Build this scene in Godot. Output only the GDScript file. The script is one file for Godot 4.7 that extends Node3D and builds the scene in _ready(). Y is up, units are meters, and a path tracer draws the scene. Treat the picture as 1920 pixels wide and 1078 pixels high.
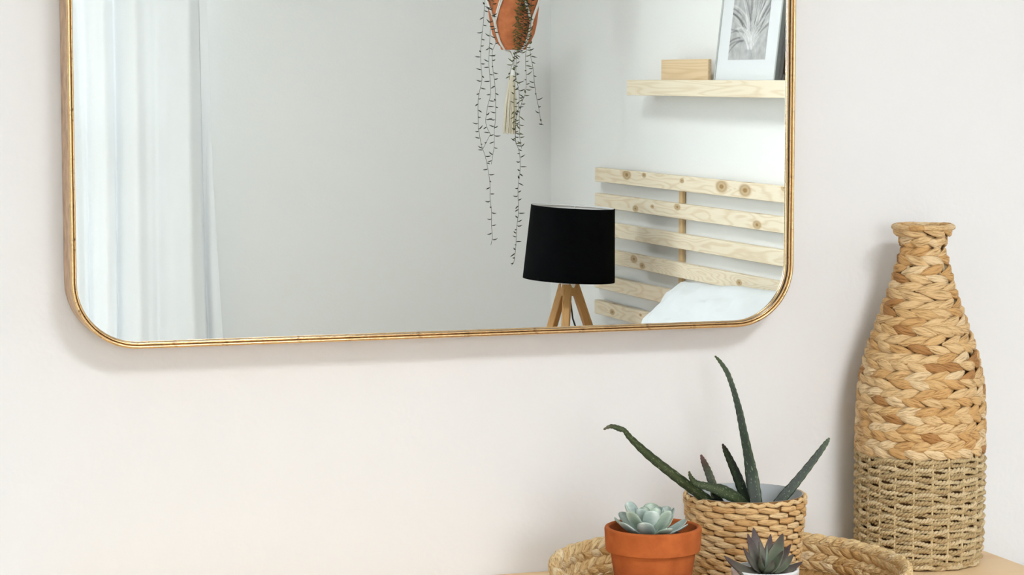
extends Node3D

# ---------------------------------------------------------------- geometry collector
class Geo:
	var v := PackedVector3Array()
	var n := PackedVector3Array()
	var uv := PackedVector2Array()
	var c := PackedColorArray()
	var ix := PackedInt32Array()

	# rows of points joined into a sheet or a closed sleeve; smooth normals
	func rows(rings: Array, closed := false, caps := false, uv0 := Vector2.ZERO, uvs := Vector2.ONE, tint := Color.WHITE) -> void:
		var m: int = rings.size()
		var k: int = rings[0].size()
		var w: int = k + 1 if closed else k
		var acc := PackedVector3Array()
		acc.resize(m * k)
		var first := v.size()
		for i in m - 1:
			var ra: PackedVector3Array = rings[i]
			var rb: PackedVector3Array = rings[i + 1]
			for j in (k if closed else k - 1):
				var j2 := (j + 1) % k
				var fn := (rb[j2] - ra[j]).cross(rb[j] - ra[j2])
				acc[i * k + j] += fn
				acc[i * k + j2] += fn
				acc[(i + 1) * k + j] += fn
				acc[(i + 1) * k + j2] += fn
				var a := first + i * w + j
				ix.append_array([a, a + w + 1, a + 1, a, a + w, a + w + 1])
		for i in m:
			for j in w:
				v.append(rings[i][j % k])
				n.append(acc[i * k + j % k].normalized())
				uv.append(uv0 + Vector2(float(j) / (w - 1), float(i) / (m - 1)) * uvs)
				c.append(tint)
		if caps:
			for e in 2:
				var ring: PackedVector3Array = rings[0 if e == 0 else m - 1]
				var mid := Vector3.ZERO
				for p in ring:
					mid += p
				mid /= k
				var nn := Vector3.ZERO
				for j in k:
					nn += (ring[j] - mid).cross(ring[(j + 1) % k] - mid)
				nn = nn.normalized() * (1.0 if e == 0 else -1.0)
				var base := v.size()
				v.append(mid); n.append(nn); uv.append(uv0); c.append(tint)
				for j in k:
					v.append(ring[j]); n.append(nn); uv.append(uv0 + Vector2(float(j) / k, 0.0) * uvs); c.append(tint)
				for j in k:
					var p := base + 1 + j
					var q := base + 1 + (j + 1) % k
					ix.append_array([base, q, p] if e == 0 else [base, p, q])

	func face(pts: Array, nn: Vector3, uvp: Array = []) -> void:
		var base := v.size()
		for i in pts.size():
			v.append(pts[i]); n.append(nn); c.append(Color.WHITE)
			uv.append(uvp[i] if uvp.size() else Vector2.ZERO)
		# front faces run clockwise
		var g: Vector3 = (pts[1] - pts[0]).cross(pts[2] - pts[0])
		for i in range(1, pts.size() - 1):
			if g.dot(nn) > 0.0:
				ix.append_array([base, base + i + 1, base + i])
			else:
				ix.append_array([base, base + i, base + i + 1])

	# chamfered box; uv runs along the longest axis of the box on every side
	func box(at: Vector3, size: Vector3, b := 0.002, turn := Basis.IDENTITY) -> void:
		var h := size / 2.0
		b = minf(b, minf(h.x, minf(h.y, h.z)) * 0.8)
		var along := 0
		if size.y > size.x and size.y > size.z: along = 1
		elif size.z > size.x: along = 2
		for ax in 3:
			var a1 := (ax + 1) % 3
			var a2 := (ax + 2) % 3
			for s in [-1.0, 1.0]:
				var pts := []
				var uvp := []
				for q in [[-1, -1], [1, -1], [1, 1], [-1, 1]]:
					var p := Vector3.ZERO
					p[ax] = h[ax] * s
					p[a1] = (h[a1] - b) * q[0]
					p[a2] = (h[a2] - b) * q[1]
					pts.append(at + turn * p)
					var o: int = along
					var l := p[o] / size[o] + 0.5
					var other: int = a1 if (a1 != along) else a2
					uvp.append(Vector2(l, p[other] / maxf(size[other], 1e-5) + 0.5) if ax != along else Vector2(p[a1] / size[a1] * 0.05, p[a2] / size[a2] + 0.5))
				var nn := Vector3.ZERO
				nn[ax] = s
				face(pts, turn * nn, uvp)
		for ax in 3:
			var a1 := (ax + 1) % 3
			var a2 := (ax + 2) % 3
			for s1 in [-1.0, 1.0]:
				for s2 in [-1.0, 1.0]:
					var pts := []
					var uvp := []
					for q in [[-1, 0], [1, 0], [1, 1], [-1, 1]]:
						var p := Vector3.ZERO
						p[ax] = (h[ax] - b) * q[0]
						p[a1] = (h[a1] - (b if q[1] == 0 else 0.0)) * s1
						p[a2] = (h[a2] - (0.0 if q[1] == 0 else b)) * s2
						pts.append(at + turn * p)
						uvp.append(Vector2(p[along] / size[along] + 0.5, 0.5 + 0.49 * s1))
					var nn := Vector3.ZERO
					nn[a1] = s1
					nn[a2] = s2
					face(pts, turn * nn.normalized(), uvp)
		for sx in [-1.0, 1.0]:
			for sy in [-1.0, 1.0]:
				for sz in [-1.0, 1.0]:
					var s := Vector3(sx, sy, sz)
					var q := Vector3(h.x - b, h.y - b, h.z - b) * s
					face([at + turn * (q + Vector3(b * sx, 0, 0)), at + turn * (q + Vector3(0, b * sy, 0)), at + turn * (q + Vector3(0, 0, b * sz))], turn * s.normalized(), [Vector2.ZERO, Vector2.ZERO, Vector2.ZERO])

	func lathe(at: Vector3, prof: Array, segs := 48, uvs := Vector2.ONE) -> void:
		var rings := []
		for p in prof:
			var ring := PackedVector3Array()
			for j in segs:
				var a := TAU * j / segs
				ring.append(at + Vector3(sin(a) * p.x, p.y, cos(a) * p.x))
			rings.append(ring)
		rows(rings, true, false, Vector2.ZERO, uvs)

	func tube(path: Array, rad: Array, sides := 8, flat := 1.0, up := Vector3.UP, uv0 := Vector2.ZERO, uvs := Vector2.ONE) -> void:
		var rings := []
		var m := path.size()
		var side := Vector3.ZERO
		for i in m:
			var t: Vector3 = (path[mini(i + 1, m - 1)] - path[maxi(i - 1, 0)]).normalized()
			if i == 0:
				side = t.cross(up)
				if side.length() < 0.05: side = t.cross(Vector3.RIGHT)
			side = (side - t * side.dot(t)).normalized()
			var nn := side.cross(t)
			var r: float = rad[mini(i, rad.size() - 1)]
			var ring := PackedVector3Array()
			for j in sides:
				var a := TAU * j / sides
				ring.append(path[i] + side * cos(a) * r + nn * sin(a) * r * flat)
			rings.append(ring)
		rows(rings, true, true, uv0, uvs)

	func mesh(mat: Material) -> ArrayMesh:
		var a := []
		a.resize(Mesh.ARRAY_MAX)
		a[Mesh.ARRAY_VERTEX] = v
		a[Mesh.ARRAY_NORMAL] = n
		a[Mesh.ARRAY_TEX_UV] = uv
		a[Mesh.ARRAY_COLOR] = c
		a[Mesh.ARRAY_INDEX] = ix
		var me := ArrayMesh.new()
		me.add_surface_from_arrays(Mesh.PRIMITIVE_TRIANGLES, a)
		me.surface_set_material(0, mat)
		return me

var rng := RandomNumberGenerator.new()
var taken := {}

# ---------------------------------------------------------------- naming helpers
func numbered(called: String) -> String:
	if not taken.has(called):
		taken[called] = 0
		return called
	taken[called] += 1
	return "%s_%03d" % [called, taken[called]]

func tag(o: Node, label: String, category: String, group := "") -> Node:
	o.set_meta("label", label)
	o.set_meta("category", category)
	if group: o.set_meta("group", group)
	return o

func thing(called: String, label: String, category: String, at := Vector3.ZERO, group := "") -> Node3D:
	var o := Node3D.new()
	o.name = numbered(called)
	add_child(o)
	o.position = at
	tag(o, label, category, group)
	return o

# a named mesh; points are given in world metres, parents are placed without turn
func put(called: String, g: Geo, mat: Material, parent: Node3D = null) -> MeshInstance3D:
	var o := MeshInstance3D.new()
	var off := Vector3.ZERO
	var q: Node = parent
	while q is Node3D and q != self:
		off += q.position
		q = q.get_parent()
	if off != Vector3.ZERO:
		for i in g.v.size():
			g.v[i] -= off
	o.mesh = g.mesh(mat)
	if parent:
		o.name = called
		parent.add_child(o, true)
	else:
		o.name = numbered(called)
		add_child(o)
	return o

func struct(called: String, g: Geo, mat: Material, label: String, category: String) -> MeshInstance3D:
	var o := put(called, g, mat)
	o.set_meta("kind", "structure")
	tag(o, label, category)
	return o

func stuff(o: Node) -> void:
	o.set_meta("kind", "stuff")

# ---------------------------------------------------------------- materials
func mat(col: Color, rough := 0.8, metal := 0.0, spec := 0.5) -> StandardMaterial3D:
	var m := StandardMaterial3D.new()
	m.albedo_color = col
	m.roughness = rough
	m.metallic = metal
	m.metallic_specular = spec
	return m

func noise_tex(seed_: int, freq: float, lo: Color, hi: Color, size := 256, bump := false, octaves := 4, strength := 4.0) -> NoiseTexture2D:
	var f := FastNoiseLite.new()
	f.seed = seed_
	f.noise_type = FastNoiseLite.TYPE_SIMPLEX_SMOOTH
	f.frequency = freq
	f.fractal_octaves = octaves
	var t := NoiseTexture2D.new()
	t.width = size
	t.height = size
	t.seamless = true
	t.noise = f
	if bump:
		t.as_normal_map = true
		t.bump_strength = strength
	else:
		var ramp := Gradient.new()
		ramp.set_color(0, lo)
		ramp.set_color(1, hi)
		t.color_ramp = ramp
	return t

func straw(col: Color) -> StandardMaterial3D:
	var m := mat(col, 0.62, 0.0, 0.35)
	m.albedo_texture = fibre_col
	m.normal_enabled = true
	m.normal_texture = fibre_bump
	m.normal_scale = 1.1
	m.uv1_scale = Vector3(1.6, 0.22, 1)
	return m

# pine board: growth rings along the length, knots where listed (x along 0..1, y across 0..1, size)
func pine(seed_: int, w: int, h: int, base: Color, grain: Color, knot_col: Color, knots: Array, aspect: float, rings := 5.0) -> ImageTexture:
	var im := Image.create(w, h, false, Image.FORMAT_RGB8)
	var f := FastNoiseLite.new()
	f.seed = seed_
	f.frequency = 1.0
	f.fractal_octaves = 3
	for y in h:
		for x in w:
			var u := float(x) / w
			var t := float(y) / h
			var d := f.get_noise_2d(u * aspect * 0.07, t * 0.5) * 1.7 + t * 0.55
			var k := 0.0
			for q in knots:
				var dx: float = (u - q[0]) * aspect / 2.3
				var dy: float = t - q[1]
				var r: float = sqrt(dx * dx + dy * dy) / q[2]
				d += 0.22 * signf(dy + 0.001) * exp(-r * r * 0.16)
				k = maxf(k, clampf(1.5 - r * 1.1, 0.0, 1.0) * (0.75 + 0.25 * sin(r * 9.0)))
			var g := pow(absf(sin(d * rings * PI)), 5.0)
			var fine := f.get_noise_2d(u * aspect * 0.35, t * 26.0 + 50.0)
			var col := base.lerp(grain, clampf(g * 0.55 + fine * 0.25, 0.0, 1.0))
			im.set_pixel(x, y, col.lerp(knot_col, k))
	return ImageTexture.create_from_image(im)

func wood(tex: Texture2D, rough := 0.6) -> StandardMaterial3D:
	var m := mat(Color.WHITE, rough, 0.0, 0.4)
	m.albedo_texture = tex
	return m

var fibre_col: Texture2D
var fibre_bump: Texture2D

func prof_at(prof: Array, y: float) -> float:
	# prof: Vector2(r, y) from top down
	for i in prof.size() - 1:
		var a: Vector2 = prof[i]
		var b: Vector2 = prof[i + 1]
		if y <= a.y and y >= b.y:
			return lerpf(a.x, b.x, (a.y - y) / maxf(a.y - b.y, 1e-6))
	return prof[0].x if y > prof[0].y else prof[prof.size() - 1].x

# one plaited leaf lying on a turned form: tucked in at both ends, swelling out between
func leaf_on(g: Geo, ctr: Vector3, prof: Array, phi: float, y: float, dphi: float, dy: float, wid: float, thick: float, lift: float, tilt := 0.0, blunt := 0.55, steps := 7, sides := 8) -> void:
	var path := []
	for i in steps:
		var u := float(i) / (steps - 1)
		var a := phi + dphi * (u - 0.5)
		var yy := y + dy * (u - 0.5)
		var r := prof_at(prof, yy) + lift * sin(PI * pow(u, 0.9)) + tilt * (0.5 - u)
		path.append(ctr + Vector3(sin(a) * r, yy, cos(a) * r))
	var rings := []
	var tw := rng.randf_range(-0.25, 0.25)
	for i in steps:
		var u := float(i) / (steps - 1)
		var t: Vector3 = (path[mini(i + 1, steps - 1)] - path[maxi(i - 1, 0)]).normalized()
		var a := phi + dphi * (u - 0.5)
		var out := Vector3(sin(a), 0, cos(a))
		out = (out - t * out.dot(t)).normalized().rotated(t, tw * (u - 0.3))
		var side := t.cross(out)
		var w := wid * (0.12 + 0.88 * pow(sin(PI * clampf(u, 0.03, 0.97)), blunt))
		var h := thick * (0.25 + 0.75 * pow(sin(PI * clampf(u, 0.03, 0.97)), 0.6))
		var ring := PackedVector3Array()
		for j in sides:
			var b := TAU * j / sides
			var cb := cos(b)
			var sb := sin(b)
			# a soft crease runs down the middle of the outer face
			var cr := 0.82 if (j == sides / 4) else 1.0
			ring.append(path[i] + side * cb * w * 0.5 + out * sb * h * 0.5 * cr)
		rings.append(ring)
	g.rows(rings, true, true, Vector2(rng.randf(), rng.randf() * 6.0), Vector2(1, 1))

# ---------------------------------------------------------------- the scene
func _ready() -> void:
	rng.seed = 20240611
	var cam := Camera3D.new()
	cam.name = "camera"
	add_child(cam)
	cam.position = Vector3(0, 1.264, 2.1)
	cam.rotation = Vector3(deg_to_rad(-5.02), deg_to_rad(-18.72), 0)
	cam.fov = rad_to_deg(2.0 * atan(539.0 / 4486.0))
	cam.near = 0.05
	cam.far = 200.0
	cam.current = true

	var we := WorldEnvironment.new()
	we.name = "sky_environment"
	var env := Environment.new()
	env.background_mode = Environment.BG_SKY
	var sky := Sky.new()
	var sm := ProceduralSkyMaterial.new()
	sm.sky_top_color = Color(0.86, 0.90, 0.95)
	sm.sky_horizon_color = Color(0.97, 0.97, 0.97)
	sm.sky_curve = 0.2
	sm.ground_horizon_color = Color(0.62, 0.62, 0.60)
	sm.ground_bottom_color = Color(0.50, 0.50, 0.47)
	sm.sky_energy_multiplier = 1.0
	sm.ground_energy_multiplier = 1.0
	sky.sky_material = sm
	env.sky = sky
	env.background_energy_multiplier = 17.0
	env.tonemap_mode = Environment.TONE_MAPPER_LINEAR
	env.tonemap_exposure = 1.08
	env.sdfgi_enabled = true
	env.ssao_enabled = true
	env.ssil_enabled = true
	we.environment = env
	add_child(we)

	ceiling_lamp()
	fibre_col = noise_tex(11, 0.03, Color(0.66, 0.57, 0.47), Color(1, 1, 1), 256)
	fibre_col.color_ramp.add_point(0.42, Color(0.95, 0.93, 0.90))
	fibre_bump = noise_tex(12, 0.05, Color.BLACK, Color.WHITE, 256, true, 3, 6.0)

	room()
	mirror()
	window_and_curtains()
	dresser()
	bed()
	bedside()
	shelf()
	vase()
	tray()
	basket_pot()
	aloe()
	terracotta()
	white_pot()
	hanging_planter()
	# everything beyond the mirror wall is measured from the silvered face of the mirror
	for o in get_children():
		if o.has_meta("label") and o.name.get_slice("_0", 0) in ["headboard", "bed", "duvet", "pillow", "nightstand", "table_lamp", "picture_ledge", "wooden_block", "framed_picture", "ceiling_hook", "hanging_plant", "macrame_hanger"]:
			o.position.z += 0.0724

func ceiling_lamp() -> void:
	var c := Vector3(0.95, H, 2.4)
	var o := thing("ceiling_lamp", "large round flush white ceiling lamp lighting the bedroom", "ceiling lamp", c)
	var g := Geo.new()
	g.lathe(c, [Vector2(0.001, -0.001), Vector2(0.30, -0.001), Vector2(0.31, -0.006), Vector2(0.31, -0.05), Vector2(0.304, -0.056), Vector2(0.296, -0.05)], 64)
	put("housing", g, mat(Color(0.92, 0.92, 0.91), 0.4), o)
	g = Geo.new()
	g.lathe(c, [Vector2(0.296, -0.046), Vector2(0.29, -0.054), Vector2(0.2, -0.060), Vector2(0.001, -0.062)], 64)
	var glow := mat(Color(0.95, 0.95, 0.93), 0.5)
	glow.emission_enabled = true
	glow.emission = Color(0.985, 0.99, 1.0)
	glow.emission_energy_multiplier = 1.5
	put("diffuser", g, glow, o)
	var l := AreaLight3D.new()
	l.name = "lamp_light"
	l.area_size = Vector2(0.54, 0.54)
	l.light_color = Color(0.975, 0.985, 1.0)
	l.light_energy = 4.2
	l.area_range = 12.0
	l.area_attenuation = 2.0
	l.shadow_enabled = true
	o.add_child(l)
	l.position = Vector3(0, -0.07, 0)
	l.rotation = Vector3(-PI / 2, 0, 0)

func plaster(col: Color, s: int) -> StandardMaterial3D:
	var m := mat(col, 0.9, 0.0, 0.3)
	m.normal_enabled = true
	m.normal_texture = noise_tex(s, 0.06, Color.BLACK, Color.WHITE, 512, true, 4, 1.2)
	m.normal_scale = 0.25
	m.uv1_triplanar = true
	m.uv1_world_triplanar = true
	m.uv1_scale = Vector3(3, 3, 3)
	return m

const X0 := -1.6
const X1 := 2.398
const Z1 := 4.692
const H := 2.5
const WX0 := -1.3
const WX1 := 1.2
const WY0 := 0.35
const WY1 := 2.2

func room() -> void:
	var white := plaster(Color(0.925, 0.925, 0.92), 3)
	var t := 0.12
	var g := Geo.new()
	g.box(Vector3((X0 + X1) / 2, H / 2, -t / 2), Vector3(X1 - X0 + 2 * t, H, t), 0.0005)
	struct("wall_front", g, white, "smooth warm white wall that the gold mirror hangs on", "wall")
	g = Geo.new()
	g.box(Vector3(X1 + t / 2, H / 2, Z1 / 2), Vector3(t, H, Z1), 0.0005)
	struct("wall_right", g, white, "white wall behind the slatted headboard and picture shelf", "wall")
	g = Geo.new()
	g.box(Vector3(X0 - t / 2, H / 2, Z1 / 2), Vector3(t, H, Z1), 0.0005)
	struct("wall_left", g, white, "plain white wall at the near side of the bedroom", "wall")
	g = Geo.new()
	var zc := Z1 + t / 2
	g.box(Vector3((X0 - t + WX0) / 2, H / 2, zc), Vector3(WX0 - X0 + t, H, t), 0.0005)
	g.box(Vector3((X1 + t + WX1) / 2, H / 2, zc), Vector3(X1 + t - WX1, H, t), 0.0005)
	g.box(Vector3((WX0 + WX1) / 2, WY0 / 2, zc), Vector3(WX1 - WX0, WY0, t), 0.0005)
	g.box(Vector3((WX0 + WX1) / 2, (WY1 + H) / 2, zc), Vector3(WX1 - WX0, H - WY1, t), 0.0005)
	struct("wall_back", g, white, "wall with the white curtain and hanging plant, seen in the mirror", "wall")
	g = Geo.new()
	g.box(Vector3((X0 + X1) / 2, H + t / 2, Z1 / 2), Vector3(X1 - X0 + 2 * t, t, Z1 + 2 * t), 0.0005)
	struct("ceiling", g, white, "flat white bedroom ceiling", "ceiling")
	g = Geo.new()
	g.box(Vector3((X0 + X1) / 2, -t / 2, Z1 / 2), Vector3(X1 - X0 + 2 * t, t, Z1 + 2 * t), 0.0005)
	var oak := pine(77, 512, 128, Color(0.86, 0.83, 0.79), Color(0.78, 0.74, 0.69), Color(0.4, 0.3, 0.2), [], 4.0)
	var fm := wood(oak, 0.5)
	fm.uv1_triplanar = true
	fm.uv1_world_triplanar = true
	struct("floor", g, fm, "pale whitewashed timber bedroom floor", "floor")
	var trim := mat(Color(0.93, 0.93, 0.92), 0.5)
	for q in [["baseboard_front", Vector3((X0 + X1) / 2, 0.05, 0.007), Vector3(X1 - X0 - 0.04, 0.1, 0.014)], ["baseboard_back", Vector3((X0 + X1) / 2, 0.05, Z1 - 0.007), Vector3(X1 - X0 - 0.04, 0.1, 0.014)], ["baseboard_left", Vector3(X0 + 0.007, 0.05, Z1 / 2), Vector3(0.014, 0.1, Z1)], ["baseboard_right", Vector3(X1 - 0.007, 0.05, Z1 / 2), Vector3(0.014, 0.1, Z1)]]:
		g = Geo.new()
		g.box(q[1], q[2], 0.004)
		struct(q[0], g, trim, "white painted baseboard along the foot of the " + q[0].get_slice("_", 1) + " wall", "baseboard")

# rounded rectangle outline in the plane of the wall, with its outward directions
func outline(x0: float, x1: float, y0: float, y1: float, r: float, segs := 14) -> Array:
	var pts := []
	for k in 4:
		var cx: float = [x1 - r, x0 + r, x0 + r, x1 - r][k]
		var cy: float = [y1 - r, y1 - r, y0 + r, y0 + r][k]
		for i in segs + 1:
			var a := PI / 2 * (k + float(i) / segs)
			pts.append([Vector2(cx, cy) + Vector2(cos(a), sin(a)) * r, Vector2(cos(a), sin(a))])
	return pts

func mirror() -> void:
	var x0 := 0.298
	var x1 := 0.979
	var y0 := 1.0295
	var y1 := 1.95
	var o := thing("wall_mirror", "large rounded rectangular mirror in a thin antique gold metal frame", "mirror", Vector3(x0, y0, 0))
	var pts := outline(x0, x1, y0, y1, 0.058)
	var gold := mat(Color(0.92, 0.78, 0.58), 0.24, 0.9)
	gold.albedo_texture = noise_tex(21, 0.05, Color(0.30, 0.22, 0.17), Color(1, 1, 1), 256)
	gold.albedo_texture.color_ramp.add_point(0.24, Color(0.95, 0.93, 0.91))
	gold.normal_enabled = true
	gold.normal_texture = noise_tex(22, 0.04, Color.BLACK, Color.WHITE, 256, true, 3, 2.0)
	gold.normal_scale = 0.25
	gold.uv1_triplanar = true
	gold.uv1_scale = Vector3(9, 9, 9)
	var band := gold.duplicate()
	band.albedo_color = Color(0.90, 0.78, 0.64)
	band.roughness = 0.5
	band.metallic = 0.4
	band.albedo_texture = noise_tex(23, 0.02, Color(0.80, 0.75, 0.72), Color(1, 1, 1), 256)
	var tarnish := mat(Color(0.30, 0.17, 0.10), 0.4, 0.7)
	tarnish.albedo_texture = noise_tex(24, 0.06, Color(0.35, 0.3, 0.3), Color(1.0, 1, 1), 128)
	tarnish.uv1_triplanar = true
	tarnish.uv1_scale = Vector3(30, 30, 30)
	var F := 0.044
	var sweep := func(prof: Array) -> Geo:
		var rings := []
		for p in prof:
			var ring := PackedVector3Array()
			for q in pts:
				var s: Vector2 = q[0] + q[1] * p.x
				ring.append(Vector3(s.x, s.y, p.y))
			rings.append(ring)
		var g := Geo.new()
		g.rows(rings, true)
		return g
	put("frame_band", sweep.call([Vector2(-0.0030, 0.0), Vector2(0, 0), Vector2(0, 0.012), Vector2(0, F - 0.004), Vector2(-0.0004, F - 0.003), Vector2(-0.003, F - 0.003)]), band, o)
	put("front_bead", sweep.call([Vector2(0.0, F - 0.0035), Vector2(0.0003, F - 0.002), Vector2(-0.0003, F - 0.0006), Vector2(-0.0014, F), Vector2(-0.0025, F - 0.0006), Vector2(-0.0028, F - 0.0018)]), gold, o)
	put("groove", sweep.call([Vector2(-0.0026, F - 0.0014), Vector2(-0.0028, F - 0.0024), Vector2(-0.0031, F - 0.0024), Vector2(-0.0034, F - 0.0018)]), tarnish, o)
	put("inner_lip", sweep.call([Vector2(-0.0032, F - 0.0020), Vector2(-0.0035, F - 0.0013), Vector2(-0.0041, F - 0.0012), Vector2(-0.0045, F - 0.0019), Vector2(-0.0046, F - 0.0028)]), gold, o)
	put("inner_rim", sweep.call([Vector2(-0.0045, F - 0.0022), Vector2(-0.0047, F - 0.0040), Vector2(-0.0047, F - 0.0060)]), tarnish, o)
	put("glass_bead", sweep.call([Vector2(-0.0046, F - 0.0058), Vector2(-0.0051, F - 0.0060), Vector2(-0.0056, F - 0.0068), Vector2(-0.0056, F - 0.0082)]), gold, o)
	# silvered glass plate
	var gz := F - 0.0078
	var g := Geo.new()
	var front := []
	var back := []
	for q in pts:
		var s: Vector2 = q[0] - q[1] * 0.0035
		front.append(Vector3(s.x, s.y, gz))
		back.append(Vector3(s.x, s.y, gz - 0.004))
	g.face(front, Vector3.BACK)
	g.face(back, Vector3.FORWARD)
	g.rows([PackedVector3Array(front), PackedVector3Array(back)], true)
	put("mirror_glass", g, mat(Color(0.935, 0.955, 0.94), 0.0, 1.0), o)
	g = Geo.new()
	var bf := PackedVector3Array()
	var bb := PackedVector3Array()
	for q in pts:
		var s: Vector2 = q[0] - q[1] * 0.006
		bf.append(Vector3(s.x, s.y, gz - 0.0045))
		bb.append(Vector3(s.x, s.y, 0.001))
	g.rows([bf, bb], true)
	g.face(Array(bf), Vector3.BACK)
	g.face(Array(bb), Vector3.FORWARD)
	put("backing_board", g, mat(Color(0.45, 0.36, 0.27), 0.9), o)

func window_and_curtains() -> void:
	var white := mat(Color(0.92, 0.92, 0.91), 0.45)
	var o := Node3D.new()
	o.name = "window_1"
	add_child(o)
	o.position = Vector3((WX0 + WX1) / 2, WY0, Z1 + 0.05)
	o.set_meta("kind", "structure")
	tag(o, "white sash window behind the sheer curtains, seen in the mirror", "window")
	var g := Geo.new()
	var zf := Z1 + 0.07
	var cx := (WX0 + WX1) / 2
	for s in [0, 1]:
		var x: float = [WX0 + 0.025, WX1 - 0.025][s]
		g.box(Vector3(x, (WY0 + WY1) / 2, zf), Vector3(0.05, WY1 - WY0, 0.06), 0.004)
		var y: float = [WY0 + 0.025, WY1 - 0.025][s]
		g.box(Vector3(cx, y, zf), Vector3(WX1 - WX0 - 0.1, 0.05, 0.06), 0.004)
	put("window_frame", g, white, o)
	g = Geo.new()
	g.box(Vector3(cx, 1.12, zf), Vector3(WX1 - WX0 - 0.1, 0.05, 0.05), 0.004)
	put("meeting_rail", g, white, o)
	g = Geo.new()
	g.box(Vector3(cx, WY0 - 0.015, Z1 - 0.02), Vector3(WX1 - WX0 + 0.08, 0.03, 0.06), 0.006)
	put("window_sill", g, white, o)
	var glass := mat(Color(1, 1, 1, 0.05), 0.0)
	glass.transparency = BaseMaterial3D.TRANSPARENCY_ALPHA
	for q in [[WY0 + 0.05, 1.095], [1.145, WY1 - 0.05]]:
		g = Geo.new()
		g.box(Vector3(cx, (q[0] + q[1]) / 2, zf), Vector3(WX1 - WX0 - 0.1, q[1] - q[0], 0.004), 0.0005)
		put("pane", g, glass, o)
	# rod
	var rod := thing("curtain_rod", "slim white curtain rod above the bedroom window", "curtain rod", Vector3(cx, 2.32, Z1 - 0.08))
	g = Geo.new()
	g.tube([Vector3(WX0 - 0.35, 2.32, Z1 - 0.08), Vector3(WX1 + 0.3, 2.32, Z1 - 0.08)], [0.011], 12)
	put("pole", g, white, rod)
	for x in [WX0 - 0.36, WX1 + 0.31]:
		g = Geo.new()
		g.lathe(Vector3(x, 2.32, Z1 - 0.08), [Vector2(0.001, -0.022), Vector2(0.014, -0.017), Vector2(0.022, 0), Vector2(0.014, 0.017), Vector2(0.001, 0.022)], 16)
		put("finial", g, white, rod)
	for x in [WX0 - 0.25, WX1 + 0.2]:
		g = Geo.new()
		g.box(Vector3(x, 2.32, Z1 - 0.035), Vector3(0.02, 0.02, 0.07), 0.003)
		put("bracket", g, white, rod)
	var cloth := mat(Color(0.95, 0.955, 0.96), 0.85, 0.0, 0.2)
	cloth.backlight_enabled = true
	cloth.backlight = Color(0.26, 0.264, 0.268)
	cloth.cull_mode = BaseMaterial3D.CULL_DISABLED
	cloth.normal_enabled = true
	cloth.normal_texture = noise_tex(31, 0.2, Color.BLACK, Color.WHITE, 256, true, 2, 2.0)
	cloth.normal_scale = 0.2
	cloth.uv1_scale = Vector3(6, 20, 1)
	for k in 2:
		var xa: float = [0.72, WX0 - 0.2][k]
		var xb: float = [1.345, -0.28][k]
		var cur := thing("curtain", ["sheer white curtain panel at the left side of the mirror reflection", "second sheer white curtain panel at the far end of the curtain rod"][k], "curtain", Vector3((xa + xb) / 2, 0.02, Z1 - 0.08), "sheer curtains")
		var rows_ := []
		var cols := 150
		for i in 29:
			var t := float(i) / 28.0
			var y := lerpf(2.3, 0.02, t)
			var ring := PackedVector3Array()
			for j in cols:
				var s := float(j) / (cols - 1)
				var x := lerpf(xa, xb, s)
				# skirt flares a little toward the hem on the free side
				x += (0.052 * t * t * t + 0.022 * t) * (s if k == 0 else s - 0.5)
				var ph := s * 9.0 + 0.35 * sin(s * 11.0 + 1.3 * t) + (0.25 * sin(t * 4.0 + s * 5.0))
				var amp := 0.020 + 0.012 * t + 0.008 * sin(s * 23.0)
				var z := Z1 - 0.085 + amp * sin(ph * TAU * 0.62) + 0.007 * sin(ph * TAU * 1.9 + t * 2.0) * t
				if s > 0.955:
					z += (s - 0.955) * 0.25 * sin(t * 5.0 + 0.6)
				x += 0.012 * cos(ph * TAU * 0.62) * t
				ring.append(Vector3(x, y, z))
			rows_.append(ring)
		g = Geo.new()
		g.rows(rows_)
		put("cloth", g, cloth, cur)
		# turned-in hem along the free edge
		g = Geo.new()
		var e1 := PackedVector3Array()
		var hem := []
		for i in 29:
			var p: Vector3 = rows_[i][cols - 1]
			var q: Vector3 = rows_[i][cols - 8]
			hem.append(PackedVector3Array([p + Vector3(0, 0, -0.0018), q + Vector3(0, 0, -0.0018)]))
		g.rows(hem)
		put("side_hem", g, cloth, cur)
		for j in 7:
			g = Geo.new()
			var ring_path := []
			var rx := lerpf(xa + 0.02, xb - 0.02, j / 6.0)
			for i in 17:
				var a := TAU * i / 16.0
				ring_path.append(Vector3(rx, 2.32 + sin(a) * 0.02, Z1 - 0.08 + cos(a) * 0.02))
			g.tube(ring_path, [0.002], 6)
			put("curtain_ring", g, white, cur)

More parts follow.
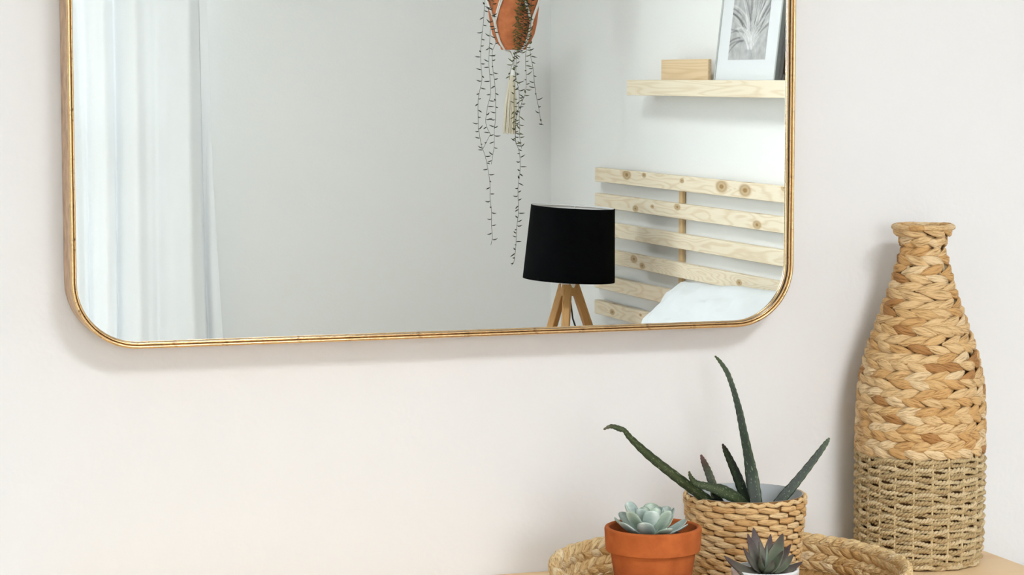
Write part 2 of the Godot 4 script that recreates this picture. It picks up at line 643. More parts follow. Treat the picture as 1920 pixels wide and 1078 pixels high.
func dresser() -> void:
	var o := thing("dresser", "light timber dresser top carrying the vase and the woven tray", "dresser", Vector3(0.72, 0, 0.235))
	var tex := pine(41, 1024, 256, Color(0.98, 0.86, 0.68), Color(0.93, 0.78, 0.59), Color(0.5, 0.36, 0.2), [], 3.0, 6.0)
	var m := wood(tex, 0.5)
	var g := Geo.new()
	var xa := 0.255
	var xb := 1.1875
	var xm := (xa + xb) / 2
	g.box(Vector3(xm, 0.788, 0.236), Vector3(xb - xa, 0.024, 0.47), 0.0025)
	put("top", g, m, o)
	g = Geo.new()
	g.box(Vector3(xm, 0.445, 0.23), Vector3(xb - xa - 0.03, 0.662, 0.43), 0.003)
	put("body", g, m, o)
	var knobm := mat(Color(0.8, 0.62, 0.4), 0.35, 0.9)
	for r in 3:
		for c in 2:
			g = Geo.new()
			var x := xm + (c - 0.5) * 0.445
			var y := 0.225 + r * 0.22
			g.box(Vector3(x, y, 0.452), Vector3(0.43, 0.205, 0.018), 0.003)
			var d := put("drawer", g, m, o)
			g = Geo.new()
			g.tube([Vector3(x, y, 0.46), Vector3(x, y, 0.472), Vector3(x, y, 0.476), Vector3(x, y, 0.486)], [0.006, 0.006, 0.014, 0.013], 14)
			put("knob", g, knobm, d)
	for sx in [-1, 1]:
		for sz in [-1, 1]:
			g = Geo.new()
			g.tube([Vector3(xm + sx * 0.41, 0.12, 0.23 + sz * 0.17), Vector3(xm + sx * 0.42, 0.0, 0.23 + sz * 0.18)], [0.02, 0.013], 12)
			put("leg", g, m, o)

const SLAT_TOPS := [1.0126, 0.9416, 0.8645, 0.790, 0.7145, 0.6415, 0.570]

func bed() -> void:
	var o := thing("headboard", "pale pine headboard of horizontal slats fixed to the white wall", "headboard", Vector3(2.39, 0.4, 3.2))
	var za := 4.172
	var zb := 2.05
	var L := za - zb
	var post_tex := pine(50, 256, 32, Color(0.86, 0.74, 0.56), Color(0.76, 0.62, 0.43), Color(0.5, 0.36, 0.2), [], 12.0)
	# knots: distance from the far end of the slat in metres, height across, radius
	var knots := [
		[[0.245, 0.3, 0.33], [0.37, 0.2, 0.16], [0.63, 0.32, 0.15], [0.88, 0.42, 0.38], [1.02, 0.5, 0.38], [1.24, 0.1, 0.2]],
		[[0.31, 0.75, 0.22], [0.43, 0.45, 0.13], [0.60, 0.25, 0.22], [1.09, 0.7, 0.26]],
		[[1.7, 0.5, 0.2]],
		[[0.30, 0.35, 0.26], [0.36, 0.7, 0.2], [0.99, 0.55, 0.18]],
		[[0.1, 0.4, 0.12], [1.5, 0.4, 0.2]],
		[[0.14, 0.6, 0.2], [0.35, 0.3, 0.1]],
		[[0.06, 0.4, 0.3]]]
	for i in 7:
		var ks := []
		for q in knots[i]:
			ks.append([1.0 - q[0] / L, 1.0 - q[1], q[2]])
		var tex := pine(60 + i * 3, 1024, 40, Color(0.92, 0.87, 0.78), Color(0.83, 0.74, 0.60), Color(0.60, 0.46, 0.27), ks, L / 0.0385, 1.8 if i != 3 else 3.2)
		var g := Geo.new()
		var y: float = SLAT_TOPS[i] - 0.0193
		g.box(Vector3(2.379, y, (za + zb) / 2), Vector3(0.018, 0.0385, L), 0.0012)
		put("slat", g, wood(tex, 0.65), o)
	for z in [3.594, 2.3]:
		var g := Geo.new()
		g.box(Vector3(2.3925, 0.59, z), Vector3(0.009, 0.80, 0.024), 0.001)
		put("post", g, wood(post_tex, 0.65), o)
	# bed
	var b := thing("bed", "low timber bed with white sheets below the slatted headboard", "bed", Vector3(1.4, 0, 2.75))
	var bm := wood(post_tex, 0.6)
	var g := Geo.new()
	for s in [-1, 1]:
		g.box(Vector3(1.37, 0.24, 2.75 + s * 0.72), Vector3(1.9, 0.12, 0.03), 0.003)
	g.box(Vector3(0.42, 0.24, 2.75), Vector3(0.03, 0.12, 1.41), 0.003)
	g.box(Vector3(2.33, 0.24, 2.75), Vector3(0.03, 0.12, 1.41), 0.003)
	put("side_rail", g, bm, b)
	for x in [0.45, 2.3]:
		for s in [-1, 1]:
			g = Geo.new()
			g.box(Vector3(x, 0.12, 2.75 + s * 0.68), Vector3(0.05, 0.24, 0.05), 0.004)
			put("leg", g, bm, b)
	var linen := mat(Color(0.79, 0.80, 0.805), 0.85, 0.0, 0.2)
	g = Geo.new()
	soft_slab(g, Vector3(1.385, 0.39, 2.75), Vector3(1.86, 0.22, 1.39), 0.05)
	put("mattress", g, linen, b)
	var dv := thing("duvet", "plump white duvet spread over the bed", "duvet", Vector3(1.2, 0.54, 2.75))
	g = Geo.new()
	soft_slab(g, Vector3(1.08, 0.538, 2.75), Vector3(1.2, 0.07, 1.36), 0.034, 0.008)
	put("cover", g, linen, dv)
	var pl := linen.duplicate()
	pl.normal_enabled = true
	pl.normal_texture = noise_tex(33, 0.012, Color.BLACK, Color.WHITE, 256, true, 2, 6.0)
	pl.normal_scale = 0.45
	pl.uv1_scale = Vector3(1, 2.5, 1)
	for k in 2:
		var p := thing("pillow", ["white pillow leaning on the headboard beside the black lamp", "second white pillow on the bed, farther from the lamp"][k], "pillow", Vector3(2.2, 0.55, [3.22, 2.42][k]), "white pillows on the bed")
		g = Geo.new()
		cushion(g, Vector3(2.17, 0.655, [2.95, 2.25][k]), 0.66, 0.34, 0.15, [-0.75, -0.7][k])
		put("pillowcase", g, pl, p)

# mattress-like block with rounded edges and a gently uneven top
func soft_slab(g: Geo, at: Vector3, size: Vector3, r: float, wave := 0.0) -> void:
	var rings := []
	var steps := 6
	var f := FastNoiseLite.new()
	f.frequency = 3.0
	var lay := []
	lay.append([0.02, -size.y / 2])
	for i in steps + 1:
		var a := -PI / 2 + PI / 2 * i / steps
		lay.append([-r + r * cos(a), -size.y / 2 + r + r * sin(a)])
	for i in steps + 1:
		var a := PI / 2 * i / steps
		lay.append([-r + r * cos(a), size.y / 2 - r + r * sin(a)])
	for i in 8:
		lay.append([-r - (minf(size.x, size.z) / 2 - r - 0.01) * (i + 1) / 8.0, size.y / 2])
	lay[0][0] = -minf(size.x, size.z) / 2 + 0.01
	for l in lay:
		var ring := PackedVector3Array()
		var inset: float = l[0]
		var hx := size.x / 2 + inset
		var hz := size.z / 2 + inset
		var rr := minf(0.06, minf(hx, hz))
		for q in outline(-hx, hx, -hz, hz, rr, 8):
			var s: Vector2 = q[0]
			var yy: float = l[1]
			if l[1] > 0.0: yy += wave * f.get_noise_2d(s.x + at.x, s.y + at.z)
			ring.append(at + Vector3(s.x, yy, s.y))
		rings.append(ring)
	g.rows(rings, true)

# pillow: width runs along z, it leans back against the headboard by `lean` radians
func cushion(g: Geo, at: Vector3, w: float, h: float, t: float, lean: float) -> void:
	var f := FastNoiseLite.new()
	f.seed = 5
	f.frequency = 2.2
	var top := []
	var n := 22
	var turn := Basis(Vector3(0, 0, 1), lean) * Basis(Vector3(1, 0, 0), 0.055)
	for s in [1.0, -1.0]:
		var sheet := []
		for i in n + 1:
			var row := PackedVector3Array()
			for j in n + 1:
				var a := float(i) / n * 2.0 - 1.0
				var b := float(j) / n * 2.0 - 1.0
				var full := pow(maxf(0.0, (1.0 - pow(absf(a), 2.4)) * (1.0 - pow(absf(b), 2.4))), 0.45)
				# corners pinch outward, sides draw in
				var aa := a * (1.0 - 0.07 * (1.0 - b * b))
				var bb := b * (1.0 - 0.09 * (1.0 - a * a))
				var x: float = s * (t / 2 * full * (1.0 + 0.25 * f.get_noise_2d(a * 1.2 + s, b * 1.6)) + 0.0015)
				row.append(at + turn * Vector3(-x, bb * h / 2, aa * w / 2))
			sheet.append(row)
		g.rows(sheet, false, false)

func bedside() -> void:
	var tex := pine(90, 256, 64, Color(0.80, 0.62, 0.42), Color(0.70, 0.52, 0.33), Color(0.4, 0.3, 0.2), [], 8.0, 4.0)
	var m := wood(tex, 0.5)
	var ns := thing("nightstand", "small timber nightstand under the black lamp beside the bed", "nightstand", Vector3(2.14, 0, 3.8))
	var g := Geo.new()
	g.box(Vector3(2.15, 0.49, 3.8), Vector3(0.40, 0.02, 0.42), 0.003)
	put("top", g, m, ns)
	g = Geo.new()
	g.box(Vector3(2.16, 0.39, 3.8), Vector3(0.36, 0.18, 0.38), 0.003)
	put("body", g, m, ns)
	g = Geo.new()
	g.box(Vector3(1.972, 0.39, 3.8), Vector3(0.016, 0.15, 0.36), 0.003)
	var d := put("drawer", g, m, ns)
	g = Geo.new()
	g.tube([Vector3(1.966, 0.39, 3.8), Vector3(1.952, 0.39, 3.8), Vector3(1.944, 0.39, 3.8)], [0.005, 0.012, 0.011], 12)
	put("knob", g, m, d)
	for sx in [-1, 1]:
		for sz in [-1, 1]:
			g = Geo.new()
			g.tube([Vector3(2.15 + sx * 0.15, 0.30, 3.8 + sz * 0.16), Vector3(2.15 + sx * 0.16, 0.0, 3.8 + sz * 0.17)], [0.018, 0.012], 10)
			put("leg", g, m, ns)
	var c := Vector3(2.157, 0.5, 3.8)
	var la := thing("table_lamp", "black drum shade table lamp on wooden tripod legs, reflected in the mirror", "lamp", c)
	var black := mat(Color(0.012, 0.013, 0.018), 0.9, 0.0, 0.2)
	black.normal_enabled = true
	black.normal_texture = noise_tex(91, 0.25, Color.BLACK, Color.WHITE, 256, true, 2, 3.0)
	black.normal_scale = 0.3
	black.uv1_scale = Vector3(6, 6, 1)
	var yt := 0.926 - 0.5
	var yb := 0.7325 - 0.5
	var rt := 0.1107
	var rb := 0.1215
	g = Geo.new()
	g.lathe(c, [Vector2(rb - 0.002, yb), Vector2(rb, yb), Vector2(rb, yb + 0.004), Vector2((rt + rb) / 2, (yt + yb) / 2), Vector2(rt, yt - 0.004), Vector2(rt, yt), Vector2(rt - 0.002, yt)], 64)
	crook(g, c, yb)
	put("lamp_shade", g, black, la)
	g = Geo.new()
	g.lathe(c, [Vector2(rb - 0.002, yb), Vector2((rt + rb) / 2 - 0.002, (yt + yb) / 2), Vector2(rt - 0.002, yt)], 64)
	crook(g, c, yb)
	put("shade_lining", g, mat(Color(0.9, 0.9, 0.9), 0.7), la)
	var wire := mat(Color(0.85, 0.85, 0.85), 0.4, 0.8)
	g = Geo.new()
	for k in 3:
		var a := TAU * k / 3.0 + 0.4
		g.tube([c + Vector3(0, yt - 0.02, 0), c + Vector3(sin(a) * (rt - 0.004), yt - 0.006, cos(a) * (rt - 0.004))], [0.0015], 6)
	var ring := []
	for k in 49:
		var a := TAU * k / 48.0
		ring.append(c + Vector3(sin(a) * (rt - 0.0035), yt - 0.004, cos(a) * (rt - 0.0035)))
	g.tube(ring, [0.0015], 6)
	crook(g, c, yb)
	put("shade_ring", g, wire, la)
	g = Geo.new()
	g.lathe(c, [Vector2(0.0, 0.205), Vector2(0.02, 0.205), Vector2(0.02, 0.25), Vector2(0.012, 0.262), Vector2(0.011, 0.275), Vector2(0.022, 0.30), Vector2(0.03, 0.33), Vector2(0.026, 0.352), Vector2(0.0, 0.368)], 24)
	put("bulb", g, mat(Color(0.93, 0.93, 0.92), 0.3), la)
	var oak := wood(pine(93, 256, 32, Color(0.76, 0.58, 0.36), Color(0.64, 0.46, 0.26), Color(0.4, 0.3, 0.2), [], 8.0, 3.0), 0.55)
	g = Geo.new()
	var top := PackedVector3Array()
	var bot := PackedVector3Array()
	for k in 6:
		var a := TAU * k / 6.0 + 0.2
		top.append(c + Vector3(sin(a) * 0.020, 0.226, cos(a) * 0.020))
		bot.append(c + Vector3(sin(a) * 0.0275, 0.192, cos(a) * 0.0275))
	g.rows([bot, top], true, true)
	put("leg_cap", g, oak, la)
	for k in 3:
		# one leg faces the mirror, two stand behind it
		var a := PI + 0.506 + TAU * k / 3.0
		var p := c + Vector3(sin(a) * 0.016, 0.215, cos(a) * 0.016)
		var q := c + Vector3(sin(a) * 0.093, 0.0, cos(a) * 0.093)
		var yax := (p - q).normalized()
		var xax := yax.cross(Vector3(sin(a), 0, cos(a))).normalized()
		var bs := Basis(xax, yax, xax.cross(yax))
		g = Geo.new()
		g.box((p + q) / 2 + Vector3(0, 0.004, 0), Vector3(0.021, (p - q).length(), 0.021), 0.0015, bs)
		put("leg", g, oak, la)
	g = Geo.new()
	g.tube([c + Vector3(0.0, 0.20, -0.004), c + Vector3(0.008, 0.13, -0.01), c + Vector3(0.03, 0.06, -0.02), c + Vector3(0.07, 0.004, -0.01), c + Vector3(0.16, 0.004, 0.05), c + Vector3(0.2, 0.004, 0.10)], [0.0024], 8)
	put("cord", g, mat(Color(0.02, 0.02, 0.022), 0.5), la)

# the shade sits a little crooked on its stand
func crook(g: Geo, c: Vector3, yb: float) -> void:
	var b := Basis(Vector3(0.32, 0, 0.947).normalized(), deg_to_rad(-3.2))
	var m := c + Vector3(0, yb, 0)
	for i in g.v.size():
		g.v[i] = m + b * (g.v[i] - m)
		g.n[i] = b * g.n[i]

func shelf() -> void:
	var xf := 2.325
	var zl := 3.815
	var g := Geo.new()
	var tex := pine(101, 1024, 64, Color(0.90, 0.85, 0.76), Color(0.82, 0.74, 0.61), Color(0.5, 0.36, 0.2), [], 16.0, 2.6)
	var o := thing("picture_ledge", "pale pine picture ledge on the white wall above the headboard", "shelf", Vector3(2.38, 1.217, 3.2))
	g.box(Vector3(xf + 0.009, 1.237, (zl + 2.35) / 2), Vector3(0.018, 0.0405, zl - 2.35), 0.001)
	put("front_board", g, wood(tex, 0.65), o)
	g = Geo.new()
	g.box(Vector3((xf + 0.018 + X1) / 2, 1.234, (zl + 2.35) / 2), Vector3(X1 - xf - 0.018, 0.030, zl - 2.35), 0.001)
	put("bottom_board", g, wood(tex, 0.65), o)
	var Y := 1.2573
	g = Geo.new()
	var btex := pine(105, 256, 128, Color(0.86, 0.76, 0.62), Color(0.78, 0.66, 0.50), Color(0.5, 0.36, 0.2), [], 2.0, 3.0)
	g.box(Vector3(2.351, Y - 0.0083 + 0.030, 3.478), Vector3(0.010, 0.060, 0.302), 0.0015)
	tag(put("wooden_block", g, wood(btex, 0.65)), "low tan wooden block standing on the picture ledge", "wooden block")
	framed(Vector3(2.3465, 1.2515, 3.122), 0.350, 0.47, 0.006, mat(Color(0.70, 0.71, 0.70), 0.4, 0.4), "silver framed grey botanical photograph leaning on the picture ledge", true)
	framed(Vector3(2.3475, 1.2515, 2.79), 0.27, 0.36, 0.02, mat(Color(0.10, 0.045, 0.03), 0.5), "dark brown picture frame at the mirror edge, half hidden on the picture ledge", false)

func framed(base: Vector3, w: float, h: float, border: float, fm: Material, label: String, botanical: bool) -> void:
	# stands on `base`, facing -x, leaning back onto the wall
	var o := thing("framed_picture", label, "picture frame", base, "framed pictures on the ledge")
	o.rotation.z = -0.115
	var g := Geo.new()
	for s in [-1, 1]:
		g.box(Vector3(0.006, h / 2, s * (w - border) / 2), Vector3(0.012, h, border), 0.0015)
	for y in [border / 2, h - border / 2]:
		g.box(Vector3(0.006, y, 0), Vector3(0.012, border, w - 2 * border), 0.0015)
	local("frame_border", g, fm, o)
	g = Geo.new()
	g.box(Vector3(0.007, h / 2, 0), Vector3(0.008, h - 2 * border, w - 2 * border), 0.0005)
	local("mat_board", g, mat(Color(0.85, 0.86, 0.87) if botanical else Color(0.16, 0.09, 0.07), 0.8), o)
	var pw := 0.212 if botanical else 0.13
	var ph := 0.31 if botanical else 0.22
	var im := Image.create(160, 220, false, Image.FORMAT_RGB8)
	var f := FastNoiseLite.new()
	f.seed = 8
	f.frequency = 0.02
	for y in 220:
		for x in 160:
			var n := 0.5 + 0.5 * f.get_noise_2d(x * 2.0, y * 2.0)
			var v := 0.78 - 0.22 * n
			im.set_pixel(x, y, Color(v, v, v) if botanical else Color(0.16 + 0.25 * n * n, 0.11 + 0.17 * n * n, 0.09 + 0.15 * n * n))
	if botanical:
		# a spiky rosette: dark arching blades above, a pale tuft of fine bristles low down
		var pr := RandomNumberGenerator.new()
		pr.seed = 4
		for k in 90:
			var blade := k < 34
			var root := Vector2(94 + pr.randf_range(-14, 14), 196 + pr.randf_range(-10, 8))
			var ang := pr.randf_range(-1.25, 0.75) if blade else pr.randf_range(-0.9, 0.9)
			var ln := pr.randf_range(110, 230) if blade else pr.randf_range(25, 85)
			var bend := ang * (0.9 if blade else 0.3)
			var tone := pr.randf_range(0.20, 0.42) if blade and k % 3 else pr.randf_range(0.72, 0.92)
			for q in 170:
				var t := q / 169.0
				if blade and t < 0.22: continue
				var a := ang + bend * t
				var p := root + Vector2(sin(a), -cos(a)) * ln * t
				var wdt := (3.2 if blade else 1.1) * (1.0 - t * 0.75)
				for dx in range(-3, 4):
					for dy in range(-1, 2):
						var xx := int(p.x) + dx
						var yy := int(p.y) + dy
						if absf(dx) > wdt or xx < 0 or yy < 0 or xx > 159 or yy > 219: continue
						var o_: float = im.get_pixel(xx, yy).r
						var m_ := lerpf(o_, tone, 0.16)
						im.set_pixel(xx, yy, Color(m_, m_, m_))
	var pm := mat(Color.WHITE, 0.5)
	pm.albedo_texture = ImageTexture.create_from_image(im)
	g = Geo.new()
	var yc := 0.0545 + ph / 2 if botanical else h / 2
	var x := 0.0026
	# seen from the room (-x side) the print's left is at +z
	g.face([Vector3(x, yc + ph / 2, pw / 2), Vector3(x, yc + ph / 2, -pw / 2), Vector3(x, yc - ph / 2, -pw / 2), Vector3(x, yc - ph / 2, pw / 2)], Vector3.LEFT, [Vector2(0, 0), Vector2(1, 0), Vector2(1, 1), Vector2(0, 1)])
	local("print", g, pm, o)

# a part given in its parent's own axes
func local(called: String, g: Geo, m: Material, parent: Node3D) -> MeshInstance3D:
	var o := MeshInstance3D.new()
	o.name = called
	o.mesh = g.mesh(m)
	parent.add_child(o, true)
	return o

const VASE_C := Vector3(1.1025, 0.8, 0.0685)

func vase_profile() -> Array:
	var y0 := 0.8
	var p := []
	for q in [[0.0292, 1.1215], [0.027, 1.116], [0.0225, 1.1084], [0.0209, 1.1017], [0.0245, 1.092], [0.0275, 1.0818], [0.0296, 1.0731], [0.0331, 1.0609], [0.0393, 1.043], [0.0454, 1.0256], [0.0507, 1.0122], [0.056, 0.9931], [0.0602, 0.9736], [0.0618, 0.9534], [0.0623, 0.9296], [0.0624, 0.91], [0.0623, 0.8778], [0.062, 0.8465], [0.0613, 0.8158], [0.0603, 0.805], [0.058, 0.8]]:
		p.append(Vector2(q[0] - 0.0046, q[1] - y0))
	return p

func straws(list: Array) -> Array:
	var out := []
	for q in list:
		out.append(straw(Color(q[0], q[1], q[2])))
	return out

func vase() -> void:
	var o := thing("vase", "tall bottle shaped vase plaited from tan water hyacinth over a seagrass base", "vase", VASE_C)
	var prof := vase_profile()
	var tones := straws([[0.93, 0.80, 0.60], [0.90, 0.75, 0.53], [0.87, 0.70, 0.47], [0.96, 0.86, 0.69], [0.74, 0.55, 0.34], [0.92, 0.79, 0.60]])
	var core := mat(Color(0.50, 0.36, 0.21), 0.9)
	var g := Geo.new()
	var cp := []
	for q in prof:
		cp.append(Vector2(q.x - 0.0030, q.y))
	cp.push_front(Vector2(cp[0].x - 0.004, cp[0].y - 0.002))
	cp.append(Vector2(0.001, 0.0))
	g.lathe(VASE_C, cp, 40)
	put("lining", g, core, o)
	# plaited upper body: sub-rows slanting alternately down and up
	var subrows := 25
	var ytop := 0.311
	var ybot := 0.107
	var extra := Geo.new()
	var made := []
	for i in subrows:
		var f := (i + 0.5) / subrows
		var pitch := (ytop - ybot) / subrows
		var y := ytop - (i + 0.5) * pitch
		var r := prof_at(prof, y)
		var n := maxi(7, roundi(TAU * r / lerpf(0.0185, 0.0165, f)))
		if r < 0.03: n = 8
		var sgn := -1.0 if i % 2 == 0 else 1.0
		var ph0 := rng.randf() * TAU
		for k in n:
			var phi := ph0 + TAU * (k + rng.randf_range(-0.13, 0.13)) / n
			var sp := TAU / n
			var lg := rng.randf_range(1.50, 1.85)
			made.append([phi, y + rng.randf_range(-0.0008, 0.0008), sp * lg, sgn * pitch * rng.randf_range(0.75, 1.1), pitch * rng.randf_range(1.1, 1.35), rng.randf()])
	# neck, above: broad irregular folds up to the rim
	for i in 2:
		var y := 0.3165 - i * 0.0085 + 0.002
		for k in 7:
			made.append([TAU * (k + i * 0.5 + rng.randf_range(-0.15, 0.15)) / 7.0, y, TAU / 7.0 * 1.35, (-1.0 if i == 0 else 1.0) * 0.006, 0.0105, rng.randf()])
	# the frontmost three hundred are parts
	var faced := []
	for q in made:
		var a: float = wrapf(q[0] + 0.5, -PI, PI)
		faced.append(absf(a))
	var sorted := faced.duplicate()
	sorted.sort()
	var limit: float = sorted[mini(299, sorted.size() - 1)]
	for i in made.size():
		var q: Array = made[i]
		g = extra if faced[i] > limit else Geo.new()
		leaf_on(g, VASE_C, prof, q[0], q[1], q[2], q[3], q[4], 0.0050, 0.0030, 0.0022, 0.85)
		if faced[i] <= limit:
			var tone := 4 if q[5] > 0.90 else int(q[5] * 5.3) % 4
			put("strand", g, tones[tone], o)
	if extra.v.size():
		stuff(put("back_strands", extra, tones[1], o))
	# rolled rim wrapped in bands
	for k in 13:
		var path := []
		var a0 := TAU * k / 13.0
		for i in 6:
			var a := a0 + TAU / 13.0 * 1.06 * i / 5.0
			path.append(VASE_C + Vector3(sin(a) * 0.0272, 0.3222 + 0.0004 * sin(k * 2.3), cos(a) * 0.0272))
		g = Geo.new()
		var rr := 0.0033 + 0.0004 * (k % 2)
		g.tube(path, [rr * 0.9, rr, rr, rr * 0.97, rr, rr * 0.85], 10, 0.85, Vector3.UP, Vector2(0, k * 0.7))
		put("rim_wrap", g, tones[[0, 3, 5, 2][k % 4]], o)
	# seagrass base: twisted two-ply cords woven round pale stakes
	var grass := [straw(Color(0.85, 0.77, 0.60)), straw(Color(0.79, 0.70, 0.53)), straw(Color(0.91, 0.84, 0.69))]
	for m in grass:
		m.uv1_scale = Vector3(2, 3, 1)
	var stake_m := mat(Color(0.85, 0.76, 0.58), 0.6)
	var ns := 22
	for k in ns:
		var a := TAU * (k + rng.randf_range(-0.12, 0.12)) / ns
		g = Geo.new()
		var path := []
		for i in 25:
			var y := lerpf(0.004, 0.30, i / 24.0)
			var r := prof_at(prof, y) + (0.0016 if y < 0.105 else -0.0006) + rng.randf_range(-0.0003, 0.0004)
			path.append(VASE_C + Vector3(sin(a) * r, y, cos(a) * r))
		g.tube(path, [0.0012], 6, 1.5, Vector3(sin(a), 0, cos(a)))
		put("stake", g, stake_m, o)
	var rows_n := 27
	for i in rows_n:
		var y := 0.1045 - i * (0.1045 - 0.0035) / (rows_n - 1)
		g = Geo.new()
		var sg := 264
		for ply in 2:
			var path := []
			for j in sg + 1:
				var a := TAU * j / sg
				var weave := 0.0016 * sin(a * ns * 0.5 + PI * (i % 2)) - 0.0001
				var tw := a * 52.0 + 1.2 * sin(a * 5.0 + i) + PI * ply + i * 1.7
				var r := prof_at(prof, y) + 0.0018 + weave + 0.00125 * cos(tw)
				var yy := y + 0.00125 * sin(tw) + 0.0008 * sin(a * 7.0 + i * 1.9) + 0.0007 * sin(a * 17.0 + i * 2.7)
				path.append(VASE_C + Vector3(sin(a) * r, yy, cos(a) * r))
			g.tube(path, [0.00145], 5, 1.0, Vector3.UP, Vector2(rng.randf(), rng.randf()), Vector2(1, 40))
		put("seagrass_cord", g, grass[i % 3], o)
	# plaited foot
	for k in 44:
		g = Geo.new()
		leaf_on(g, VASE_C, prof, TAU * k / 44.0, 0.004, TAU / 44.0 * 1.6, 0.006 if k % 2 else -0.006, 0.0045, 0.004, 0.002, 0.0016)
		put("foot_strand", g, grass[k % 3], o)

const TRAY_C := Vector3(0.84, 0.8, 0.212)

func tray() -> void:
	var o := thing("woven_tray", "round shallow water hyacinth tray holding three potted succulents", "tray", TRAY_C)
	var tones := straws([[0.99, 0.89, 0.69], [0.97, 0.86, 0.65], [0.95, 0.82, 0.60], [1.0, 0.92, 0.76], [0.88, 0.73, 0.50]])
	var g := Geo.new()
	var prof_floor := [Vector2(0.001, 0.002)]
	for i in 30:
		prof_floor.append(Vector2(0.003 + i * 0.0049, 0.0095 + 0.0022 * sin(i * PI / 2)))
	prof_floor.append(Vector2(0.150, 0.004))
	prof_floor.append(Vector2(0.149, 0.0))
	prof_floor.append(Vector2(0.001, 0.0))
	g.lathe(TRAY_C, prof_floor, 64, Vector2(60, 6))
	put("base", g, straw(Color(0.80, 0.64, 0.42)), o)
	var prof := [Vector2(0.1535, 0.046), Vector2(0.1525, 0.036), Vector2(0.150, 0.02), Vector2(0.147, 0.0)]
	var made := []
	for i in 5:
		var y := 0.0385 - i * 0.0077
		var sgn := -1.0 if i % 2 == 0 else 1.0
		var n := 72
		for k in n:
			made.append([TAU * (k + 0.5 * (i / 2) + rng.randf_range(-0.12, 0.12)) / n, y + rng.randf_range(-0.0006, 0.0006), TAU / n * rng.randf_range(1.4, 1.6), sgn * 0.0075, rng.randf_range(0.0098, 0.0112), rng.randf()])
	var far := []
	for q in made:
		far.append(absf(wrapf(q[0] - PI + 0.35, -PI, PI)))
	var s2 := far.duplicate()
	s2.sort()
	var limit: float = s2[299]
	var extra := Geo.new()
	for i in made.size():
		var q: Array = made[i]
		g = extra if far[i] > limit else Geo.new()
		leaf_on(g, TRAY_C, prof, q[0], q[1], q[2], q[3], q[4], 0.0105, 0.0010, 0.0032, 0.7)
		if far[i] <= limit:
			put("strand", g, tones[4 if q[5] > 0.92 else int(q[5] * 4.2) % 4], o)
	stuff(put("front_strands", extra, tones[1], o))

const BASKET_C := Vector3(0.8815, 0.8125, 0.152)

func basket_pot() -> void:
	var o := thing("woven_planter", "tapered round woven water hyacinth planter with a grey inner lining", "planter", BASKET_C)
	var tones := straws([[0.95, 0.82, 0.61], [0.93, 0.78, 0.56], [0.97, 0.86, 0.67], [0.89, 0.72, 0.49], [0.95, 0.81, 0.60]])
	var prof := [Vector2(0.0532, 0.0795), Vector2(0.0515, 0.06), Vector2(0.0478, 0.02), Vector2(0.0445, 0.0)]
	var g := Geo.new()
	var core := []
	for q in prof:
		core.append(Vector2(q.x - 0.0012, q.y))
	core.append(Vector2(0.001, 0.0))
	g.lathe(BASKET_C, core, 48)
	put("shell", g, mat(Color(0.55, 0.40, 0.23), 0.9), o)
	g = Geo.new()
	g.lathe(BASKET_C, [Vector2(0.0518, 0.0795), Vector2(0.0508, 0.0795), Vector2(0.0500, 0.062), Vector2(0.0490, 0.0535), Vector2(0.001, 0.0535)], 64)
	put("liner", g, mat(Color(0.80, 0.82, 0.82), 0.5), o)
	var rows_n := 14
	for i in rows_n:
		var pitch := 0.0740 / rows_n
		var y := 0.0745 - (i + 0.5) * pitch
		var n := 16
		for k in n:
			var phi := TAU * (k + 0.5 * (i % 2) + rng.randf_range(-0.05, 0.05)) / n
			g = Geo.new()
			var slope := rng.randf_range(-0.0032, -0.0006)
			leaf_on(g, BASKET_C, prof, phi, y + rng.randf_range(-0.0004, 0.0004), TAU / n * 1.0, slope, pitch * rng.randf_range(1.02, 1.16), 0.0040, 0.0016, 0.0012, 0.20)
			put("strand", g, tones[rng.randi() % 5], o)
	# braided rim
	for k in 46:
		g = Geo.new()
		leaf_on(g, BASKET_C, [Vector2(0.0535, 0.1), Vector2(0.0535, 0.0)], TAU * k / 46.0, 0.0768, TAU / 46.0 * 1.75, 0.0036 if k % 2 else -0.0036, 0.0040, 0.0040, 0.0006, 0.0014 if k % 2 else -0.0014)
		put("rim_braid", g, tones[[0, 2, 4][k % 3]], o)

# long fleshy leaf: crescent section, tapering to a point; widths are full widths
func fleshy(g: Geo, path: Array, wid: Array, face_dir: Vector3, thick := 0.4, hollow := 0.35, sub := 3, teeth := 0.0) -> void:
	var cv := Curve3D.new()
	var m := path.size()
	var pts := []
	var ws := []
	for i in m - 1:
		var p0: Vector3 = path[maxi(i - 1, 0)]
		var p1: Vector3 = path[i]
		var p2: Vector3 = path[i + 1]
		var p3: Vector3 = path[mini(i + 2, m - 1)]
		for s in sub:
			var t := float(s) / sub
			pts.append(p1.cubic_interpolate(p2, p0, p3, t))
			ws.append(lerpf(wid[i], wid[i + 1], t))
	pts.append(path[m - 1])
	ws.append(wid[m - 1])
	var rings := []
	var n := pts.size()
	for i in n:
		var t: Vector3 = (pts[mini(i + 1, n - 1)] - pts[maxi(i - 1, 0)]).normalized()
		var f := (face_dir - t * face_dir.dot(t)).normalized()
		var side := t.cross(f).normalized()
		var w: float = ws[i] / 2.0
		var ring := PackedVector3Array()
		for j in 12:
			var a := TAU * j / 12.0
			var x := cos(a) * w
			var d := sin(a)
			var back := (d * w * thick * 1.5) if d < 0.0 else d * w * thick * 0.6 - hollow * w * (1.0 - cos(a) * cos(a)) * 0.5
			if teeth > 0.0 and (j == 0 or j == 6) and i % 2 == 1:
				x += signf(cos(a)) * teeth
			ring.append(pts[i] + side * x + f * back)
		rings.append(ring)
	g.rows(rings, true, true, Vector2(rng.randf(), 0), Vector2(1, 1))

